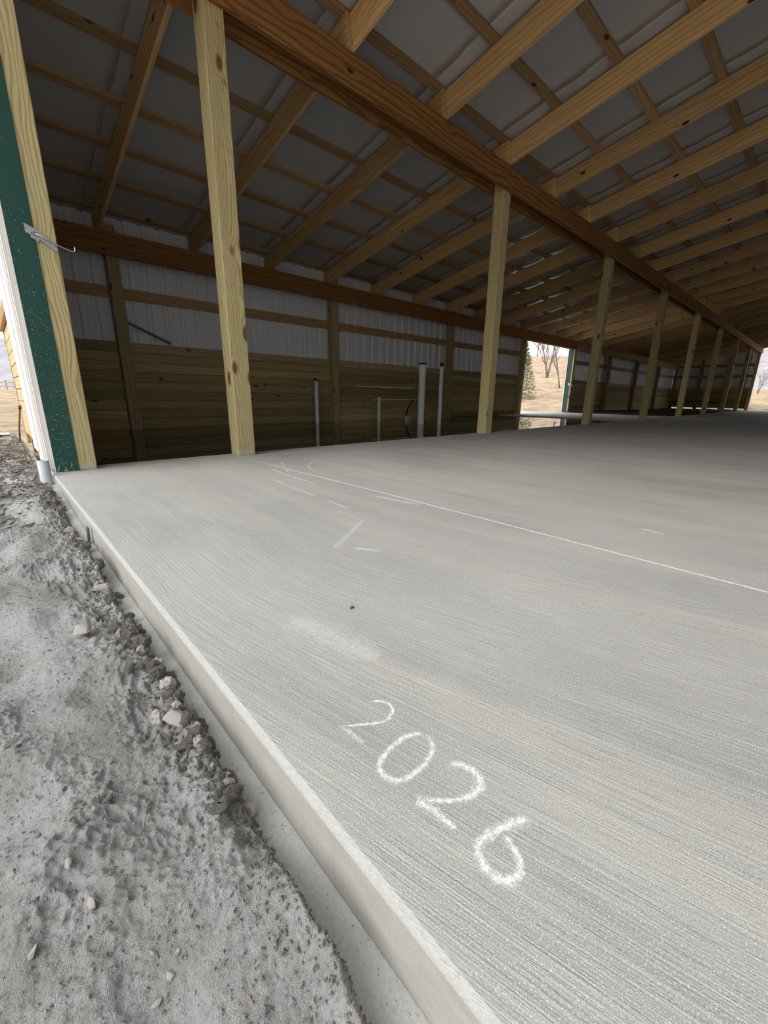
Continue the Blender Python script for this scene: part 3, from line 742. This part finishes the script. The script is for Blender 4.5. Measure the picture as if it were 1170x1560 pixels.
vs = []; fs = []; nxr = len(xsr)
for y in ysr:
    for x in xsr: vs.append((x - 0.0005, y, bank(x, y) - 0.25 * sm(-1.3, -2.3, x)))
for j in range(len(ysr) - 1):
    for i in range(nxr - 1):
        a = j * nxr + i; fs.append((a, a + nxr, a + nxr + 1, a + 1))
bankobj = struct(link('ground_dirt', mesh_from('ground_dirt', vs, fs, True), M['dirt']), 'bank of dry crumbly grey dirt along the slab edge', 'dirt')

bankobj.data.materials.append(M['ledge'])
for p in bankobj.data.polygons:
    v = bankobj.data.vertices[p.vertices[0]].co
    if bank_edge(v.y) - v.x < 0.0015: p.material_index = 1
# clods and stones on the bank
random.seed(11)
def rock_mesh(name, seed, sub=2, flat=0.7, amp=0.35, matw=None, npts=16):
    rnd = random.Random(seed * 7 + 1); bm = bmesh.new(); sy = rnd.uniform(0.6, 0.9)
    for i in range(npts):
        p = Vector((rnd.gauss(0, 1), rnd.gauss(0, 1), rnd.gauss(0, 1))).normalized() * rnd.uniform(1 - amp, 1.05)
        bm.verts.new((p.x, p.y * sy, p.z * flat))
    r_ = bmesh.ops.convex_hull(bm, input=bm.verts[:])
    bmesh.ops.delete(bm, geom=[g_ for g_ in r_['geom_interior'] if isinstance(g_, bmesh.types.BMVert)], context='VERTS')
    bmesh.ops.bevel(bm, geom=bm.edges[:], offset=0.07, segments=1, affect='EDGES')
    me = bm_mesh(name, bm); me.materials.append(matw); return me
def lump_mesh(name, seed, matw):
    rnd = random.Random(seed); bm = bmesh.new(); bmesh.ops.create_icosphere(bm, subdivisions=3, radius=1); sy, sz = rnd.uniform(0.6, 0.95), rnd.uniform(0.6, 0.9)
    for v in bm.verts:
        n_ = v.co.normalized(); o_ = Vector((seed * 3.3, seed * 1.7, 0))
        r_ = 0.95 + 0.45 * mn.noise(n_ * 1.3 + o_) + 0.28 * mn.noise(n_ * 2.9 + o_) + 0.16 * (1 - 2 * abs(mn.noise(n_ * 6.1 + o_)))
        v.co = Vector((n_.x, n_.y * sy, n_.z * sz)) * r_
    me = bm_mesh(name, bm); me.materials.append(matw); return me
lumps = [lump_mesh('lump', k + 1, M['clod'] if k % 4 else M['stone']) for k in range(8)]
clods = [rock_mesh('clod', k, 2, 0.8, 0.45, M['clod'] if k % 3 else M['dirt'], 22) for k in range(8)]
stones = [rock_mesh('stone', k + 20, 2, 0.55, 0.25, M['stone']) for k in range(6)]
def place(name, me, x, y, s, sink=0.35, rot=None, zadd=0):
    o = bpy.data.objects.new(name, me); C.objects.link(o)
    o.location = (x, y, bank(x, y) + s * (0.5 - sink) + zadd); o.scale = (s, s, s)
    o.rotation_euler = rot or (random.uniform(-0.5, 0.5), random.uniform(-0.5, 0.5), random.uniform(0, 6.28)); return o
for k in range(230):
    y = random.choice([random.uniform(-2.95, -1.2), random.uniform(-2.92, -2.0), random.uniform(-2.92, -2.2), random.uniform(-2.9, 0.2)])
    x = bank_edge(y) + 0.007 - abs(random.gauss(0.004, 0.024))
    s = random.choice([0.004, 0.005, 0.006, 0.008, 0.009, 0.011, 0.014, 0.018]) * random.uniform(0.8, 1.3) * (0.85 + 0.25 * sm(-2.6, -1.0, y))
    tag(place('dirt_clod', random.choice(lumps if random.random() < 0.72 else clods), x, y, s, 0.2), 'grey crumbly dirt clod in the ridge beside the slab', 'clod', 'dirt clods along the slab edge')
for k in range(70):
    y = random.uniform(-3.15, -1.0); x = random.uniform(-0.36, -0.07)
    s = random.uniform(0.0025, 0.0065)
    tag(place('dirt_pebble', random.choice(stones + clods[:3]), x, y, s, 0.45), 'small pale stone lying in the grey dirt', 'stone', 'small stones scattered on the dirt bank')
for (x, y, s, kk, lab) in ((-0.066, -2.665, 0.030, 0, 'largest pale angular rock in the clod ridge beside the slab'),
                        (-0.145, -2.219, 0.034, 1, 'broad flat pale rock lying amid the grey dirt'),
                        (-0.060, -1.955, 0.040, 2, 'pale flat rock up the bank near the slab edge'),
                        (-0.052, -2.850, 0.015, 3, 'rounded grey stone at the foot of the clod ridge'),
                        (-0.226, -2.905, 0.010, 4, 'pale stone in the cracked dirt, larger of the lower left pair'),
                        (-0.240, -2.844, 0.009, 5, 'pale stone in the cracked dirt, upper of the lower left pair'),
                        (-0.181, -3.020, 0.0065, 0, 'small oval pebble lowest of three on the smooth dirt'),
                        (-0.171, -3.008, 0.0050, 3, 'small oval pebble middle of three on the smooth dirt'),
                        (-0.197, -3.030, 0.0060, 4, 'small grey pebble at the bottom of the smooth dirt'),
                        (-0.189, -2.992, 0.0050, 5, 'small tan pebble top of three on the smooth dirt'),
                        (-0.277, -2.913, 0.0080, 1, 'narrow upright pale pebble near the left edge of the dirt')):
    o = place('bank_rock', stones[kk], x, y, s, 0.25); tag(o, lab, 'rock')
# fine crumbs, too many to count
vs = []; fs = []
def crumb(x, y, s):
    z = bank(x, y) + s * 0.3; b0 = len(vs)
    rot = Matrix.Rotation(random.uniform(0, 6.28), 3, 'Z')
    for p in ((1, 0, 0), (-0.5, 0.85, 0), (-0.5, -0.85, 0.1), (0.1, 0.1, 0.9), (0, 0, -0.8)):
        q = rot @ Vector([c * s * random.uniform(0.7, 1.2) for c in p]); vs.append((x + q.x, y + q.y, z + q.z))
    for f in ((0, 1, 3), (1, 2, 3), (2, 0, 3), (1, 0, 4), (2, 1, 4), (0, 2, 4)): fs.append(tuple(b0 + i for i in f))
for k in range(7000):
    y = -3.4 + 3.7 * random.random() ** 1.3
    if y < -2.75 and random.random() > (y + 3.4) / 0.65: continue
    x = bank_edge(y) + 0.004 - abs(random.gauss(0, 0.030))
    crumb(x, y, random.choice([random.uniform(0.0010, 0.0028), random.uniform(0.0015, 0.0050)]) * (1 + 0.6 * sm(-2.5, -0.5, y)))
for k in range(260):
    y = random.uniform(-3.3, -2.3); crumb(random.uniform(-0.034, -0.003), y, random.uniform(0.0005, 0.0013))
tag(link('dirt_crumbs', mesh_from('dirt_crumbs', vs, fs), M['clod']), 'fine dark dirt crumbs heaped along the slab side of the bank', 'dirt', kind='stuff')
vs = []; fs = []
for k in range(9000):
    y = -3.3 + 3.4 * random.random() ** 1.5; x = random.uniform(-0.42, -0.05)
    crumb(x, y, random.choice([random.uniform(0.0007, 0.0016), random.uniform(0.0010, 0.0030)]) * (1 + 0.6 * sm(-2.5, -0.5, y)))
tag(link('soil_grit', mesh_from('soil_grit', vs, fs), M['dirt']), 'pale soil grit strewn over the open dirt bank', 'dirt', kind='stuff')
# litter (bark strips) on the far end of the bank
vs = []; fs = []
for k in range(2300):
    y = random.triangular(-1.2, 3.3, 1.6); x = random.uniform(-0.45, -0.045); z = bank(x, y) + random.uniform(0.002, 0.010); b0 = len(vs)
    a = random.gauss(0.9, 0.6); l = random.uniform(0.010, 0.035); wd = random.uniform(0.002, 0.006); ti = random.uniform(-0.25, 0.25)
    dx, dy = math.cos(a) * l, math.sin(a) * l; nx_, ny_ = -math.sin(a) * wd, math.cos(a) * wd
    for s1, s2, dz in ((-1, -1, 0), (1, -1, 0), (1, 1, 0), (-1, 1, 0), (-1, -1, -.003), (1, -1, -.003), (1, 1, -.003), (-1, 1, -.003)):
        vs.append((x + dx * s1 + nx_ * s2, y + dy * s1 + ny_ * s2, z + ti * l * s1 + dz))
    for f in ((0, 1, 2, 3), (7, 6, 5, 4), (0, 4, 5, 1), (1, 5, 6, 2), (2, 6, 7, 3), (3, 7, 4, 0)): fs.append(tuple(b0 + i for i in f))
tag(link('bark_litter', mesh_from('bark_litter', vs, fs), M['mulch']), 'brown bark and straw litter on the far end of the bank', 'litter', kind='stuff')
# twig, leaf, form stake, slab pebble
pts = [(-0.132 - 0.041 * t, -2.793 - 0.067 * t + 0.004 * math.sin(5 * t), 0) for t in (0, .25, .5, .75, 1)]
tag(tube('dry_twig', [(x, y, bank(x, y) + 0.004) for x, y, _ in pts], [0.0006, 0.0009, 0.0009, 0.0008, 0.0004], M['twig'], None, 6), 'thin dry straw twig lying on the dirt bank', 'twig')
lv = [(0, 0, 0), (0.010, 0.005, 0.003), (0.020, 0.004, 0.001), (0.028, 0, 0.004), (0.018, -0.006, 0.002), (0.008, -0.005, 0.003)]
lx, ly = -0.197, -2.787
lm = mesh_from('dry_leaf', [(lx + a * 0.6, ly + a * 0.7 + b, bank(lx + a * .6, ly + a * .7 + b) + 0.003 + c) for a, b, c in lv] + [(lx + a * 0.6, ly + a * 0.7 + b, bank(lx + a * .6, ly + a * .7 + b) + 0.0022 + c) for a, b, c in lv],
               [(0, 1, 2, 3, 4, 5), (11, 10, 9, 8, 7, 6)] + [((i + 1) % 6, i, 6 + i, 6 + (i + 1) % 6) for i in range(6)])
tag(link('dry_leaf', lm, M['leaf']), 'curled dry grey leaf on the dirt bank', 'leaf')
tag(timber('form_stake', (-0.014, -1.372, -0.10), (-0.011, -1.392, -0.022), 0.004, 0.022, M['darksteel'], None, bev=0.0008), 'thin dark metal form stake against the slab side', 'stake')
o = bpy.data.objects.new('slab_pebble', clods[2]); C.objects.link(o); o.location = (0.347, -2.647, 0.003); o.scale = (0.0085, 0.006, 0.006)
tag(o, 'single small dark pebble lying on the bare concrete slab', 'pebble')

# ------------------------------------------------------------------ chalk on the slab
def catmull(pts, n=8):
    P = [Vector((*p, 0)) for p in pts]; P = [P[0] * 2 - P[1]] + P + [P[-1] * 2 - P[-2]]; out = []
    for i in range(1, len(P) - 2):
        for k in range(n):
            t = k / n; a, b, c, d = P[i - 1], P[i], P[i + 1], P[i + 2]
            out.append(0.5 * ((2 * b) + (c - a) * t + (2 * a - 5 * b + 4 * c - d) * t * t + (3 * b - a - 3 * c + d) * t ** 3))
    out.append(P[-2]); return out
zc = [0.0006]; WS = 1.45
def ribbon(name, pts, width, matw, parent=None, taper=0.0, smooth=True):
    zc[0] += 0.00003; z = zc[0]
    P = catmull(pts) if smooth else [Vector((*p, 0)) for p in pts]
    vs = []; uv = []; fs = []; n = len(P)
    for i, p in enumerate(P):
        t = (P[min(i + 1, n - 1)] - P[max(i - 1, 0)]).normalized(); nn = Vector((-t.y, t.x, 0))
        w_ = WS * (width[min(len(width) - 1, int(i / max(1, n - 1) * (len(width) - 1) + 0.5))] if isinstance(width, (list, tuple)) else width)
        for k, s in enumerate((-0.5, 0, 0.5)):
            q = p + nn * w_ * s; vs.append((q.x, q.y, z)); uv.append((i / n, k / 2))
    for i in range(n - 1):
        for k in range(2): a = i * 3 + k; fs.append((a, a + 1, a + 4, a + 3))
    return link(name, mesh_from(name, vs, fs, uvs=uv), matw, parent)
cd = empty('chalk_date', (0.15, -3.07, 0.0)); tag(cd, 'date 2026 chalked in white on the concrete slab', 'chalk writing')
o = ribbon('digit_two', [(0.168, -2.918), (0.182, -2.924), (0.192, -2.941), (0.186, -2.958), (0.165, -2.966), (0.145, -2.958), (0.124, -2.943), (0.100, -2.926)], [0.0045, 0.006, 0.007, 0.006, 0.005], M['chalk'], cd)
ribbon('stroke', [(0.100, -2.926), (0.105, -2.946), (0.108, -2.976)], 0.008, M['chalk_faint'], o)
ribbon('digit_zero', [(0.184, -3.021), (0.186, -3.041), (0.173, -3.055), (0.147, -3.062), (0.114, -3.061), (0.098, -3.051), (0.094, -3.034), (0.101, -3.019), (0.124, -3.011), (0.159, -3.010), (0.180, -3.018), (0.186, -3.030)], 0.0095, M['chalk'], cd)
o = ribbon('digit_two', [(0.168, -3.085), (0.183, -3.094), (0.190, -3.112), (0.185, -3.130), (0.168, -3.136), (0.145, -3.129), (0.121, -3.111), (0.101, -3.088)], [0.011, 0.012, 0.014, 0.014, 0.012, 0.008, 0.011], M['chalk'], cd)
ribbon('stroke', [(0.100, -3.088), (0.106, -3.113), (0.108, -3.148)], [0.014, 0.012, 0.009], M['chalk'], o)
ribbon('digit_six', [(0.194, -3.212), (0.177, -3.197), (0.151, -3.185), (0.127, -3.177), (0.109, -3.179), (0.100, -3.191), (0.099, -3.208), (0.107, -3.221), (0.122, -3.223), (0.135, -3.215), (0.143, -3.199), (0.143, -3.187)], [0.011, 0.014, 0.014, 0.012, 0.013, 0.013, 0.011, 0.010, 0.010], M['chalk'], cd)
tag(ribbon('chalk_smudge', [(0.205, -2.575), (0.235, -2.68), (0.255, -2.78), (0.262, -2.84)], [0.085, 0.09, 0.07, 0.05], M['chalk_haze']), 'pale wiped chalk smudge above the chalked date', 'chalk smudge')
tag(ribbon('chalk_line', [(1.236, 0.1), (1.234, -0.6), (1.250, -1.6), (1.252, -2.4), (1.247, -3.4), (1.25, -6.0)], 0.011, M['chalk_snap']), 'long straight chalk line snapped across the slab', 'chalk line')
for pts, wd, lab in (([(1.17, -0.67), (1.12, -1.0), (1.10, -1.37)], 0.020, 'white scrape on the slab beside the chalk line, nearest the post'),
                     ([(0.98, -1.05), (0.95, -1.35), (0.94, -1.60)], 0.020, 'white scrape on the slab, left of the chalk line'),
                     ([(1.165, -1.78), (1.19, -1.95), (1.215, -2.08)], 0.030, 'broad white smear touching the chalk line mid slab'),
                     ([(1.38, -0.48), (1.27, -0.72), (1.17, -0.94)], 0.015, 'slanting white scrape at the foot of the nearest post'),
                     ([(1.66, -0.57), (1.45, -0.75), (1.34, -0.98)], 0.018, 'slanting white scrape right of the nearest post'),
                     ([(0.93, -1.72), (0.91, -1.91)], 0.018, 'short white scrape in the middle of the slab'),
                     ([(0.61, -2.33), (0.635, -2.37), (0.66, -2.41)], 0.022, 'small pale mark on the slab above the smudge'),
                     ([(0.86, -2.09), (0.70, -2.20), (0.56, -2.29)], 0.026, 'faint slanting drag mark across the slab'),
                     ([(1.62, -2.92), (1.60, -3.00)], 0.030, 'small pale blotch right of the chalk line')):
    tag(ribbon('chalk_scrape', pts, wd, M['chalk_faint'] if 'faint' not in lab else M['chalk_haze']), lab, 'chalk mark', 'white scrapes on the slab')

# ------------------------------------------------------------------ outdoors: stake, fence, trough, trees
sk = empty('rusty_stake', (-0.043, 2.76, -0.05)); tag(sk, 'thin rusty steel stake standing in the dirt left of the barn', 'stake')
tube('rod', [(-0.043, 2.761, -0.06), (-0.02, 2.761, 0.12), (0.028, 2.761, 0.36)], 0.008, M['rust'], sk, 8)
tube('knob', [(0.019, 2.761, 0.315), (0.024, 2.761, 0.345)], 0.016, M['rust'], sk, 8)
tr = empty('drain_trough', (-0.30, 3.0, -0.06)); tag(tr, 'grey lipped trough with dark opening at the far left', 'trough')
box('trough_wall', -0.75, -0.115, 3.20, 3.24, -0.06, 0.015, M['greypvc'], tr)
box('trough_lip', -0.75, -0.105, 3.10, 3.26, 0.016, 0.032, M['siding_out'], tr)
box('dark_opening', -0.75, -0.12, 3.17, 3.199, -0.06, 0.0155, M['black'], tr)
fn = empty('field_fence', (2, 82, land(2, 82))); tag(fn, 'weathered rail fence across the field at the far left', 'fence')
for k in range(14):
    x = -3.5 + 0.8 * k; timber('fence_post', (x, 82, land(x, 82) - 0.2), (x, 82, land(x, 82) + 1.25), 0.12, 0.12, M['bark'] if k % 2 else M['fence'], fn, up=(1, 0, 0))
for dz in (1.15, 0.55): timber('rail', (-4, 81.9, land(-4, 82) + dz), (7.5, 81.9, land(7, 82) + dz), 0.05, 0.22, M['fence'], fn)

def branches(p, d, L, r, depth, out, rnd):
    n = 4; pts = [p]; rs = [r]; q = p.copy(); dd = d.copy()
    for i in range(n):
        dd = (dd + Vector((rnd.gauss(0, .10), rnd.gauss(0, .10), 0.05))).normalized(); q = q + dd * L / n
        pts.append(q.copy()); rs.append(r * (1 - 0.5 * (i + 1) / n))
    out.append((pts, rs))
    if depth == 0: return
    for k in range(4 if depth > 1 else 4):
        i = rnd.randint(1, n); nd = (dd + Vector((rnd.gauss(0, .55), rnd.gauss(0, .55), rnd.uniform(0, .5)))).normalized()
        branches(pts[i], nd, L * rnd.uniform(.5, .75), rs[i] * 0.62, depth - 1, out, rnd)
def bare_tree(x, y, label, stems, seed, L=5, r=0.16):
    rnd = random.Random(seed); z = land(x, y) - 0.1
    e = empty('bare_tree', (x, y, z)); tag(e, label, 'tree', 'bare trees on the hillside')
    for d in stems:
        out = []; branches(Vector((x, y, z)), Vector(d).normalized(), L, r, 3, out, rnd)
        link('trunk', tube_mesh('trunk', out[0][0], out[0][1], 7), M['bark'], e)
        vs = []; fs = []
        for pts, rs in out[1:]:
            me = tube_mesh('b', pts, rs, 4); b0 = len(vs); vs += [v.co.copy() for v in me.vertices]; fs += [tuple(b0 + i for i in p.vertices) for p in me.polygons]; bpy.data.meshes.remove(me)
        link('branches', mesh_from('branches', vs, fs), M['bark'], e)
bare_tree(0.8965 * 45 - 0.2, 0.443 * 45 - 3.35, 'forked bare tree on the slope seen through the doorway', [(-0.05, 0.05, 1), (0.28, -0.16, 1)], 3, 5.0, 0.105)
bare_tree(0.9085 * 38 - 0.2, 0.4178 * 38 - 3.35, 'single slender bare tree right of the forked one', [(0.05, 0, 1)], 8, 4.2, 0.07)
bare_tree(0.895 * 95 - 0.2, 0.447 * 95 - 3.35, 'distant bare tree on the crest behind the forked one', [(0.0, 0, 1)], 12, 6, 0.15)
bare_tree(0.885 * 100 - 0.2, 0.466 * 100 - 3.35, 'distant bare tree on the crest left of the forked one', [(0.1, 0, 1)], 14, 5, 0.15)
bare_tree(0.994 * 60 - 0.2, 0.100 * 60 - 3.35, 'small bare sapling in the field past the open far end', [(0.2, 0.1, 1), (-0.1, -.2, 1)], 15, 1.6, 0.05)
# evergreen by the doorway
ex, ey = 0.8720 * 30 - 0.2, 0.4895 * 30 - 3.35; ez = land(ex, ey) - 0.1
ev = empty('evergreen_tree', (ex, ey, ez)); tag(ev, 'young green evergreen tree at the left side of the doorway', 'tree')
tube('trunk', [(ex, ey, ez), (ex, ey, ez + 3.6)], [0.07, 0.02], M['bark'], ev, 7)
vs = []; fs = []; rnd = random.Random(5)
for k in range(2600):
    t = rnd.random(); zz = ez + 0.3 + 3.4 * t; R_ = (1 - t) ** 0.8 * 1.0 + 0.08; a = rnd.uniform(0, 6.28); rr = R_ * math.sqrt(rnd.random())
    c = Vector((ex + rr * math.cos(a), ey + rr * math.sin(a), zz - rr * 0.25)); d = Vector((math.cos(a), math.sin(a), rnd.uniform(-0.2, 0.5))).normalized() * rnd.uniform(0.12, 0.26)
    s = Vector((-math.sin(a), math.cos(a), rnd.uniform(-.3, .3))) * 0.035; b0 = len(vs); u_ = Vector((0, 0, 0.02))
    vs += [c - s, c + s, c + d, c + u_]; fs += [(b0, b0 + 1, b0 + 2), (b0 + 1, b0 + 3, b0 + 2), (b0 + 3, b0, b0 + 2)]
link('foliage', mesh_from('foliage', vs, fs), M['needle'], ev)
